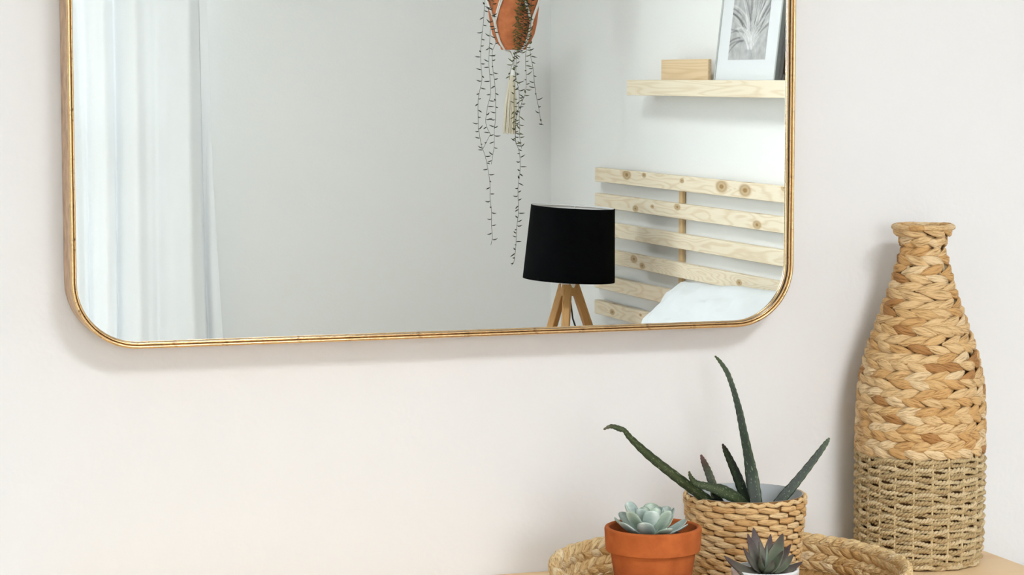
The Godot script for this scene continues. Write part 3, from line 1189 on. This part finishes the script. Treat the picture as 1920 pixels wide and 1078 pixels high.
func leaf_tex(seed_: int, base: Color, edge: Color, tip: Color, tip_len: float, spots: float) -> ImageTexture:
	# u runs round the section, v from the tip (0) to the root (1)
	var im := Image.create(64, 256, false, Image.FORMAT_RGB8)
	var f := FastNoiseLite.new()
	f.seed = seed_
	f.frequency = 0.06
	for y in 256:
		for x in 64:
			var u := x / 64.0
			var v := y / 256.0
			var e := pow(absf(cos(u * TAU)), 5.0)
			var n := f.get_noise_2d(x * 1.0, y * 0.7)
			var col := base.lerp(edge, clampf(e * 0.85 + n * 0.3, 0.0, 1.0))
			if tip_len > 0.0:
				col = col.lerp(tip, clampf(1.0 - v / tip_len + n * 0.25, 0.0, 1.0) * 0.9)
			if spots > 0.0 and f.get_noise_2d(x * 5.0 + 90.0, y * 1.9) > 1.0 - spots:
				col = col.lerp(Color(0.62, 0.68, 0.50), 0.75)
			im.set_pixel(x, y, col)
	return ImageTexture.create_from_image(im)

func skin(tex: Texture2D, rough := 0.45) -> StandardMaterial3D:
	var m := mat(Color.WHITE, rough, 0.0, 0.45)
	m.albedo_texture = tex
	return m

func soil_mesh(c: Vector3, r: float) -> Geo:
	var g := Geo.new()
	var f := FastNoiseLite.new()
	f.seed = 3
	f.frequency = 90.0
	var rings := []
	for i in 9:
		var ring := PackedVector3Array()
		var rr := maxf(r * (1.0 - i / 8.0), 0.0003)
		for j in 40:
			var a := TAU * j / 40.0
			var p := Vector3(sin(a) * rr, 0, cos(a) * rr)
			p.y = 0.0018 * f.get_noise_2d(p.x + c.x, p.z + c.z) + 0.001 * i / 8.0
			ring.append(c + p)
		rings.append(ring)
	g.rows(rings, true)
	return g

var soil: StandardMaterial3D

func aloe() -> void:
	soil = mat(Color(0.13, 0.09, 0.065), 0.95)
	soil.albedo_texture = noise_tex(201, 0.12, Color(0.45, 0.42, 0.4), Color(1.5, 1.4, 1.3), 128)
	soil.uv1_triplanar = true
	soil.uv1_scale = Vector3(40, 40, 40)
	var c := BASKET_C + Vector3(0, 0.058, 0)
	var o := thing("aloe_plant", "aloe with long dark green spiky leaves in the woven planter", "plant", c)
	put("soil", soil_mesh(c + Vector3(0, -0.002, 0), 0.0485), soil, o)
	var green := skin(leaf_tex(301, Color(0.13, 0.18, 0.12), Color(0.27, 0.33, 0.22), Color(0.30, 0.36, 0.20), 0.35, 0.55))
	var reddish := skin(leaf_tex(302, Color(0.17, 0.21, 0.10), Color(0.30, 0.32, 0.17), Color(0.36, 0.10, 0.08), 0.42, 0.5))
	var brown := skin(leaf_tex(303, Color(0.17, 0.22, 0.13), Color(0.31, 0.35, 0.23), Color(0.30, 0.24, 0.12), 0.16, 0.6))
	var dark := skin(leaf_tex(304, Color(0.085, 0.115, 0.08), Color(0.19, 0.23, 0.16), Color(0.17, 0.08, 0.07), 0.2, 0.5))
	# path offsets from the planter's middle in millimetres, tip first, then full width in millimetres
	var leaves := ALOE
	var toward := Vector3(-0.3, 0.25, 0.95).normalized()
	for l in leaves:
		var path := []
		var wid := []
		for q in l[2]:
			path.append(BASKET_C + Vector3(q[0], q[1], q[2]) * 0.001)
			wid.append(q[3] * 0.001)
		var g := Geo.new()
		fleshy(g, path, wid, toward, l[1], 0.4, 5, 0.0004)
		put("leaf", g, [green, brown, reddish, dark][l[0]], o)

const ALOE := [
	[0, 0.42, [[7.0, 193.4, -86.0, 0.9], [10.3, 188.7, -82.0, 3.1], [15.0, 179.1, -76.0, 4.3], [17.5, 167.6, -70.0, 4.5], [18.7, 156.8, -64.0, 5.1], [19.2, 143.6, -56.0, 6.2], [19.0, 127.7, -47.0, 7.0], [18.0, 108.4, -34.0, 8.4], [16.7, 89.1, -22.0, 11.7], [15.7, 68.3, -12.0, 12.0], [12.9, 55.8, -4.0, 9.7]]],
	[1, 0.42, [[-156.7, 151.5, 53.0, 0.8], [-149.3, 153.8, 52.0, 3.4], [-140.8, 151.0, 50.0, 4.7], [-135.5, 149.0, 48.0, 3.7], [-129.2, 141.9, 46.0, 5.0], [-109.6, 125.3, 38.0, 7.2], [-86.0, 107.7, 30.0, 8.1], [-61.3, 90.4, 20.0, 8.9], [-40.5, 76.4, 13.0, 8.2], [-22.5, 65.2, 6.0, 6.9]]],
	[2, 0.45, [[-38.2, 114.1, -12.0, 0.8], [-36.1, 108.3, -11.0, 4.7], [-32.2, 99.2, -10.0, 6.3], [-28.8, 88.2, -8.0, 7.2], [-26.7, 76.1, -5.0, 7.2], [-24.9, 62.5, -2.0, 6.2]]],
	[3, 0.42, [[-30.5, 127.9, 18.0, 0.8], [-27.1, 121.8, 17.0, 4.6], [-20.5, 110.7, 14.0, 6.6], [-11.8, 95.1, 10.0, 8.5], [-3.4, 77.8, 5.0, 9.1], [2.3, 61.5, 1.0, 7.6]]],
	[0, 0.42, [[84.4, 124.8, -2.0, 0.8], [80.8, 119.9, -2.0, 4.2], [71.7, 108.8, -2.0, 5.9], [56.1, 91.7, -1.0, 7.5], [40.5, 75.9, 0.0, 9.2], [26.5, 62.8, 1.0, 7.6]]],
	[1, 0.45, [[-68.7, 107.7, 33.0, 0.8], [-66.9, 102.1, 33.0, 3.5], [-61.3, 96.2, 32.0, 5.7], [-49.5, 92.5, 30.0, 6.8], [-35.3, 87.6, 28.0, 11.1], [-19.3, 79.5, 22.0, 10.4], [-3.2, 68.0, 13.0, 8.2]]],
	[3, 0.45, [[-40.7, 85.2, 20.0, 1.4], [-35.3, 79.7, 18.0, 5.4], [-27.6, 71.0, 14.0, 7.5], [-18.9, 62.5, 8.0, 6.9]]]]

func terracotta() -> void:
	var c := Vector3(0.7485, 0.8125, 0.26)
	var o := thing("terracotta_planter", "small orange terracotta pot with a pale blue-green rosette succulent", "potted plant", c)
	var clay := mat(Color(0.75, 0.41, 0.21), 0.85, 0.0, 0.25)
	clay.albedo_texture = noise_tex(401, 0.015, Color(0.86, 0.82, 0.80), Color(1.05, 1.05, 1.08), 256)
	clay.normal_enabled = true
	clay.normal_texture = noise_tex(402, 0.2, Color.BLACK, Color.WHITE, 256, true, 3, 2.0)
	clay.normal_scale = 0.3
	clay.uv1_triplanar = true
	clay.uv1_scale = Vector3(12, 12, 12)
	var g := Geo.new()
	var R := 0.0408
	g.lathe(c, [Vector2(0.001, 0.0), Vector2(0.0265, 0.0), Vector2(0.0275, 0.001), Vector2(0.0358, 0.0555), Vector2(0.0362, 0.0562), Vector2(0.0392, 0.0563), Vector2(0.0398, 0.057), Vector2(0.0404, 0.066), Vector2(R, 0.0745), Vector2(R - 0.0006, 0.076), Vector2(R - 0.002, 0.0766), Vector2(R - 0.0036, 0.0762), Vector2(R - 0.0043, 0.0748), Vector2(R - 0.0055, 0.060), Vector2(0.001, 0.060)], 72)
	put("pot", g, clay, o)
	put("soil", soil_mesh(c + Vector3(0, 0.0655, 0), R - 0.0047), soil, o)
	var pale := skin(leaf_tex(411, Color(0.65, 0.72, 0.69), Color(0.88, 0.92, 0.89), Color(0.80, 0.86, 0.82), 0.14, 0.0), 0.7)
	var pale2 := skin(leaf_tex(412, Color(0.63, 0.70, 0.63), Color(0.85, 0.90, 0.84), Color(0.74, 0.81, 0.73), 0.14, 0.0), 0.7)
	var ctr := c + Vector3(-0.003, 0.066, 0)
	# whorls: count, elevation, length, width, height of root, turn
	for wv in [[9, 0.46, 0.033, 0.0155, 0.0, 0.15], [8, 0.86, 0.033, 0.0165, 0.001, 0.42], [6, 1.14, 0.027, 0.0140, 0.002, 0.1], [4, 1.36, 0.019, 0.0095, 0.004, 0.6]]:
		for k in wv[0]:
			var a: float = wv[5] + TAU * (k + rng.randf_range(-0.1, 0.1)) / wv[0]
			var el: float = wv[1] + rng.randf_range(-0.1, 0.1)
			spoon(o, ctr + Vector3(0, wv[4], 0), a, el, wv[2] * rng.randf_range(0.92, 1.08), wv[3], pale if k % 3 else pale2, 0.25)

func spoon(o: Node3D, ctr: Vector3, a: float, el: float, ln: float, wd: float, m: Material, point: float) -> void:
	var out := Vector3(sin(a), 0, cos(a))
	var path := []
	var wid := []
	for i in 6:
		var t := 1.0 - i / 5.0
		var e := el + 0.30 * (t - 0.5)
		var d := out * cos(e) + Vector3.UP * sin(e)
		path.append(ctr + out * 0.002 + (out * cos(el - 0.1) + Vector3.UP * sin(el - 0.1)) * ln * t * 0.5 + d * ln * t * 0.5)
		wid.append(wd * [point, 0.92, 1.0, 0.86, 0.66, 0.45][i])
	# rounded end
	if point < 0.5 and point > 0.2:
		path.insert(1, path[0].lerp(path[1], 0.18))
		wid.insert(1, wd * 0.56)
		path.insert(2, path[0].lerp(path[2], 0.5))
		wid.insert(2, wd * 0.79)
		wid[0] = wd * 0.12
	var g := Geo.new()
	var up := (Vector3.UP * cos(el) - out * sin(el))
	fleshy(g, path, wid, up, 0.17, 0.55, 3)
	put("leaf", g, m, o)

func white_pot() -> void:
	var c := Vector3(0.832, 0.8125, 0.303)
	var o := thing("white_planter", "little white pot with a dark purple-grey pointed succulent", "potted plant", c)
	var g := Geo.new()
	var R := 0.0285
	g.lathe(c, [Vector2(0.001, 0.0), Vector2(0.020, 0.0), Vector2(0.0215, 0.0015), Vector2(R - 0.0006, 0.037), Vector2(R, 0.042), Vector2(R - 0.0004, 0.0433), Vector2(R - 0.0014, 0.0438), Vector2(R - 0.0024, 0.0432), Vector2(R - 0.003, 0.036), Vector2(0.001, 0.036)], 64)
	put("pot", g, mat(Color(0.93, 0.93, 0.93), 0.3), o)
	put("soil", soil_mesh(c + Vector3(0, 0.0395, 0), R - 0.0026), soil, o)
	var plum := skin(leaf_tex(501, Color(0.38, 0.37, 0.33), Color(0.45, 0.44, 0.39), Color(0.27, 0.19, 0.21), 0.42, 0.0), 0.5)
	var olive := skin(leaf_tex(502, Color(0.40, 0.43, 0.35), Color(0.50, 0.52, 0.43), Color(0.31, 0.24, 0.24), 0.3, 0.0), 0.5)
	var light := skin(leaf_tex(503, Color(0.50, 0.56, 0.49), Color(0.56, 0.62, 0.54), Color(0.50, 0.54, 0.48), 0.2, 0.0), 0.5)
	for l in DARK:
		var path := []
		var wid := []
		for i in 6:
			var t := i / 5.0
			var tip := Vector3(l[0], l[1], l[2]) * 0.001
			var root := Vector3(l[0] * 0.08, 40.0, l[2] * 0.08) * 0.001
			var p := tip.lerp(root, t)
			p.y -= 0.10 * sin(PI * t) * (tip - root).length()
			path.append(c + p)
			wid.append(l[3] * 0.00135 * [0.06, 0.62, 0.95, 1.0, 0.8, 0.55][i])
		g = Geo.new()
		var d := Vector3(l[0], 0, l[2]).normalized()
		var el := atan2(l[1] - 40.0, Vector2(l[0], l[2]).length())
		fleshy(g, path, wid, (Vector3.UP * cos(el) - d * sin(el) + Vector3(-0.35, 0.2, 0.85) * 0.9).normalized(), 0.30, 0.35, 3)
		put("leaf", g, [plum, olive, light][l[4]], o)

const DARK := [[-4.6, 75.4, -14.0, 9.8, 0], [-12.1, 71.8, -9.0, 8.8, 0], [-21.3, 63.2, 2.0, 7.8, 0], [-41.0, 58.1, 8.0, 10.5, 0], [12.7, 68.3, -17.0, 7.0, 0], [19.6, 70.0, -8.0, 10.7, 1], [25.3, 61.4, -4.0, 7.9, 0], [25.2, 53.8, 2.0, 8.8, 1], [30.6, 48.5, 8.0, 7.0, 0], [0.2, 63.9, 3.0, 5.1, 2], [11.7, 59.3, 10.0, 9.7, 1], [-7.6, 67.3, 4.0, 6.9, 1], [-34.2, 46.5, 20.0, 8.7, 1], [-0.9, 53.3, 16.0, 9.2, 1], [-10.7, 56.4, 12.0, 6.0, 1]]

func hanging_planter() -> void:
	var P := Vector3(2.105, 1.339, 4.1)
	var hook := thing("ceiling_hook", "small white ceiling hook carrying the macrame hanger", "hook", P + Vector3(0, 1.13, 0))
	var white := mat(Color(0.9, 0.9, 0.89), 0.4)
	var g := Geo.new()
	g.lathe(P, [Vector2(0.001, 1.161), Vector2(0.02, 1.161), Vector2(0.018, 1.152), Vector2(0.004, 1.148), Vector2(0.003, 1.14), Vector2(0.001, 1.14)], 20)
	put("plate", g, white, hook)
	g = Geo.new()
	var hp := []
	for i in 13:
		var a := PI / 2 - TAU * 0.78 * i / 12.0
		hp.append(P + Vector3(cos(a) * 0.014, 1.128 + sin(a) * 0.014, 0))
	g.tube(hp, [0.0026], 8)
	put("hook_arm", g, white, hook)
	# ---- terracotta pot with trailing plant
	var o := thing("hanging_plant", "orange terracotta pot of long trailing vines hanging in white macrame", "hanging plant", P)
	var clay := mat(Color(0.82, 0.50, 0.33), 0.85, 0.0, 0.25)
	clay.albedo_texture = noise_tex(601, 0.02, Color(0.82, 0.80, 0.78), Color(1.05, 1.05, 1.05), 256)
	clay.uv1_triplanar = true
	clay.uv1_scale = Vector3(8, 8, 8)
	g = Geo.new()
	g.lathe(P, [Vector2(0.001, 0.0), Vector2(0.033, 0.0), Vector2(0.0345, 0.0015), Vector2(0.0355, 0.009), Vector2(0.039, 0.011), Vector2(0.048, 0.022), Vector2(0.0575, 0.042), Vector2(0.064, 0.07), Vector2(0.0685, 0.105), Vector2(0.0705, 0.135), Vector2(0.071, 0.15), Vector2(0.074, 0.152), Vector2(0.0745, 0.172), Vector2(0.073, 0.1735), Vector2(0.070, 0.172), Vector2(0.068, 0.150), Vector2(0.001, 0.150)], 56)
	put("pot", g, clay, o)
	put("soil", soil_mesh(P + Vector3(0, 0.155, 0), 0.068), soil, o)
	var stem := mat(Color(0.36, 0.37, 0.30), 0.7)
	var dark := mat(Color(0.10, 0.125, 0.07), 0.5)
	var olive := mat(Color(0.33, 0.34, 0.13), 0.55)
	for k in VINES.size():
		var vv: Array = VINES[k]
		var pts := []
		# each runner comes over the rim from the soil
		var first := Vector3(vv[0][0], vv[0][1], vv[0][2]) * 0.001
		var inward := Vector3(first.x, 0, first.z).normalized()
		pts.append(P + inward * 0.045 + Vector3(0, 0.156, 0))
		pts.append(P + inward * 0.066 + Vector3(0, 0.186, 0))
		pts.append(P + inward * 0.079 + Vector3(0, 0.178, 0))
		for q in vv:
			var p := Vector3(q[0], q[1], q[2]) * 0.001
			if p.y < 0.17 and p.y > 0.0:
				# lies outside the swelling of the pot
				var need := 0.074
				var rr := Vector2(p.x, p.z).length()
				if rr < need: p.z = -sqrt(maxf(need * need - p.x * p.x, 0.0))
			pts.append(P + p)
		var fine := []
		for i in pts.size() - 1:
			var p0: Vector3 = pts[maxi(i - 1, 0)]
			var p3: Vector3 = pts[mini(i + 2, pts.size() - 1)]
			for s in 4:
				fine.append((pts[i] as Vector3).cubic_interpolate(pts[i + 1], p0, p3, s / 4.0))
		fine.append(pts[pts.size() - 1])
		g = Geo.new()
		g.tube(fine, [0.0006], 5)
		var vn := put("vine", g, stem, o)
		var lg := Geo.new()
		var dense: bool = k in [3, 5, 6, 7]
		var run := 0.0
		var side := 1.0
		for i in range(1, fine.size()):
			var a: Vector3 = fine[i - 1]
			var b: Vector3 = fine[i]
			var seg := a.distance_to(b)
			var step := 0.017 if not dense else (0.0042 if b.y > P.y - 0.01 else 0.011)
			run += seg
			while run > step:
				run -= step * rng.randf_range(0.8, 1.25)
				var p := b.lerp(a, clampf(run / maxf(seg, 1e-5), 0.0, 1.0))
				side = -side if rng.randf() < 0.75 else side
				var az := rng.randf_range(-1.1, 1.1)
				var d := Vector3(side * cos(az), rng.randf_range(-0.75, 0.2), -absf(sin(az)) if dense else sin(az)).normalized()
				var ln := rng.randf_range(0.010, 0.019)
				var curl := Vector3(0, rng.randf_range(-0.002, 0.009), 0)
				var lp := [p, p + d * ln * 0.3, p + d * ln * 0.65 + curl * 0.4, p + d * ln + curl]
				lg.tube(lp, [0.0006, 0.0024, 0.0022, 0.0004], 5, 0.6)
		stuff(put("leaves", lg, olive if k in [5, 6, 7] else dark, vn))
	# ---- macrame
	var h := thing("macrame_hanger", "white knotted macrame hanger with a cream tassel round the hanging pot", "macrame hanger", P + Vector3(0, -0.22, 0))
	var cotton := mat(Color(0.93, 0.92, 0.90), 0.9)
	cotton.normal_enabled = true
	cotton.normal_texture = fibre_bump
	cotton.uv1_scale = Vector3(2, 12, 1)
	var cream := mat(Color(0.89, 0.85, 0.77), 0.9)
	cream.normal_enabled = true
	cream.normal_texture = fibre_bump
	cream.uv1_scale = Vector3(3, 0.5, 1)
	var ring_y := 1.112
	g = Geo.new()
	var rp := []
	for i in 25:
		var a := TAU * i / 24.0
		rp.append(P + Vector3(0, ring_y + sin(a) * 0.02, cos(a) * 0.02))
	g.tube(rp, [0.003], 8)
	put("ring", g, mat(Color(0.78, 0.62, 0.42), 0.5), h)
	var on := func(deg: float, y: float, r: float) -> Vector3:
		var a := deg_to_rad(deg)
		return P + Vector3(sin(a) * r, y, -cos(a) * r)
	for k in 4:
		var lo := -66.0 + 92.0 * k
		if k == 3: lo = -66.0 - 90.0
		var up := lo + 46.0
		for side in 2:
			# the net: a doubled cord from each low knot up to the knots on both sides
			var to := up if side == 0 else lo - 46.0
			for dbl in 2:
				g = Geo.new()
				var path := []
				for i in 9:
					var t := i / 8.0
					var y := lerpf(0.072, 0.20, t)
					var r := 0.0705 if y < 0.14 else 0.078
					r = lerpf(0.069, 0.0785, smoothstep(0.07, 0.155, y))
					path.append(on.call(lerpf(lo, to, t) + (dbl - 0.5) * 3.4, y - (dbl - 0.5) * 0.002, r))
				g.tube(path, [0.0022], 6, 1.0, Vector3.UP, Vector2.ZERO, Vector2(1, 1))
				put("net_cord", g, cotton, h)
		for q in [[lo, 0.071, 0.068], [up, 0.201, 0.0785]]:
			g = Geo.new()
			var kc: Vector3 = on.call(q[0], q[1], q[2])
			g.lathe(kc, [Vector2(0.0005, 0.009), Vector2(0.0035, 0.007), Vector2(0.0048, 0.003), Vector2(0.0042, 0.0), Vector2(0.005, -0.004), Vector2(0.0035, -0.008), Vector2(0.0005, -0.009)], 12)
			put("knot", g, cotton, h)
		for dbl in 2:
			g = Geo.new()
			var path := []
			for q in [[0.07, 0.0672], [0.045, 0.0615], [0.022, 0.051], [0.008, 0.0405], [-0.0025, 0.030], [-0.005, 0.014], [-0.016, 0.007], [-0.035, 0.004], [-0.05, 0.003]]:
				path.append(on.call(lo + (dbl - 0.5) * 4.0, q[0], q[1]))
			g.tube(path, [0.0022], 6)
			put("under_cord", g, cotton, h)
			g = Geo.new()
			g.tube([on.call(up + (dbl - 0.5) * 3.0, 0.20, 0.0785), on.call(up, 0.32, 0.068), on.call(up, 0.7, 0.03), on.call(up, ring_y - 0.018, 0.003)], [0.0017], 6)
			put("hanging_cord", g, cotton, h)
	var tc := P + Vector3(-0.010, 0, -0.02)
	g = Geo.new()
	g.lathe(P, [Vector2(0.0005, -0.048), Vector2(0.007, -0.05), Vector2(0.0085, -0.056), Vector2(0.007, -0.061), Vector2(0.0088, -0.066), Vector2(0.0075, -0.073), Vector2(0.0005, -0.074)], 16)
	put("gathering_knot", g, cotton, h)
	g = Geo.new()
	for i in 90:
		var a := rng.randf() * TAU
		var r := sqrt(rng.randf())
		var top := P + Vector3(sin(a) * 0.0065 * r - 0.004, -0.07, cos(a) * 0.0065 * r)
		var bot := P + Vector3(sin(a) * 0.0185 * r - 0.012, -0.222 + rng.randf_range(-0.008, 0.006), cos(a) * 0.0185 * r)
		var mid := top.lerp(bot, 0.5) + Vector3(sin(a) * 0.004 * r, 0, cos(a) * 0.004 * r)
		g.tube([top, mid, bot], [0.0012, 0.0014, 0.0011], 5)
	var ts := put("tassel", g, cream, h)
	stuff(ts)

const VINES := [
	[[-87, 146, -30], [-91, 133, -30], [-96, 70, -30], [-103, 8, -30], [-103, -40, -30], [-100, -82, -30], [-111, -137, -30], [-110, -213, -30], [-110, -212, -30], [-102, -257, -30], [-91, -288, -30], [-82, -330, -30], [-77, -369, -30], [-77, -404, -30], [-73, -439, -30], [-73, -477, -30], [-71, -509, -30], [-75, -530, -30]],
	[[-78, 146, -45], [-79, 81, -45], [-83, 19, -45], [-85, -40, -45], [-81, -89, -45], [-81, -123, -45], [-89, -154, -45], [-94, -199, -45], [-80, -231, -45], [-83, -232, -45], [-102, -267, -45]],
	[[-77, 98, -50], [-67, 25, -50], [-77, -6, -50], [-76, -47, -50], [-70, -92, -50], [-68, -137, -50], [-68, -179, -50], [-71, -213, -50], [-72, -211, -50], [-72, -260, -50], [-76, -284, -50], [-80, -309, -50]],
	[[7, 153, -80], [0, 67, -80], [-7, 1, -80], [-22, -13, -80], [-25, -47, -80], [-16, -92, -80], [-11, -116, -80], [-13, -161, -80], [-22, -199, -80], [-22, -240, -80], [-22, -246, -80], [-11, -274, -80], [-8, -301, -80], [-9, -336, -80], [-14, -367, -80], [-14, -406, -80], [-13, -441, -80], [-18, -482, -80], [-20, -524, -80], [-25, -570, -80], [-33, -582, -80]],
	[[29, 147, -60], [25, 46, -60], [27, -5, -60], [35, -47, -60], [40, -92, -60], [46, -130, -60], [53, -162, -60], [59, -197, -60], [66, -204, -60]],
	[[16, 139, -75], [13, 19, -75], [9, -23, -75], [11, -75, -75], [9, -116, -75], [-2, -144, -75], [-9, -179, -75], [-7, -213, -75], [-9, -225, -75], [-2, -267, -75]],
	[[-9, 145, -85], [-18, 80, -85], [-24, 29, -85], [-25, -13, -85], [-38, -61, -85], [-40, -82, -85]],
	[[1, 149, -78], [-10, 98, -78], [-14, 46, -78], [-17, -6, -78], [-21, -75, -78], [-25, -144, -78], [-21, -213, -78], [-21, -232, -78], [-19, -256, -78]]]
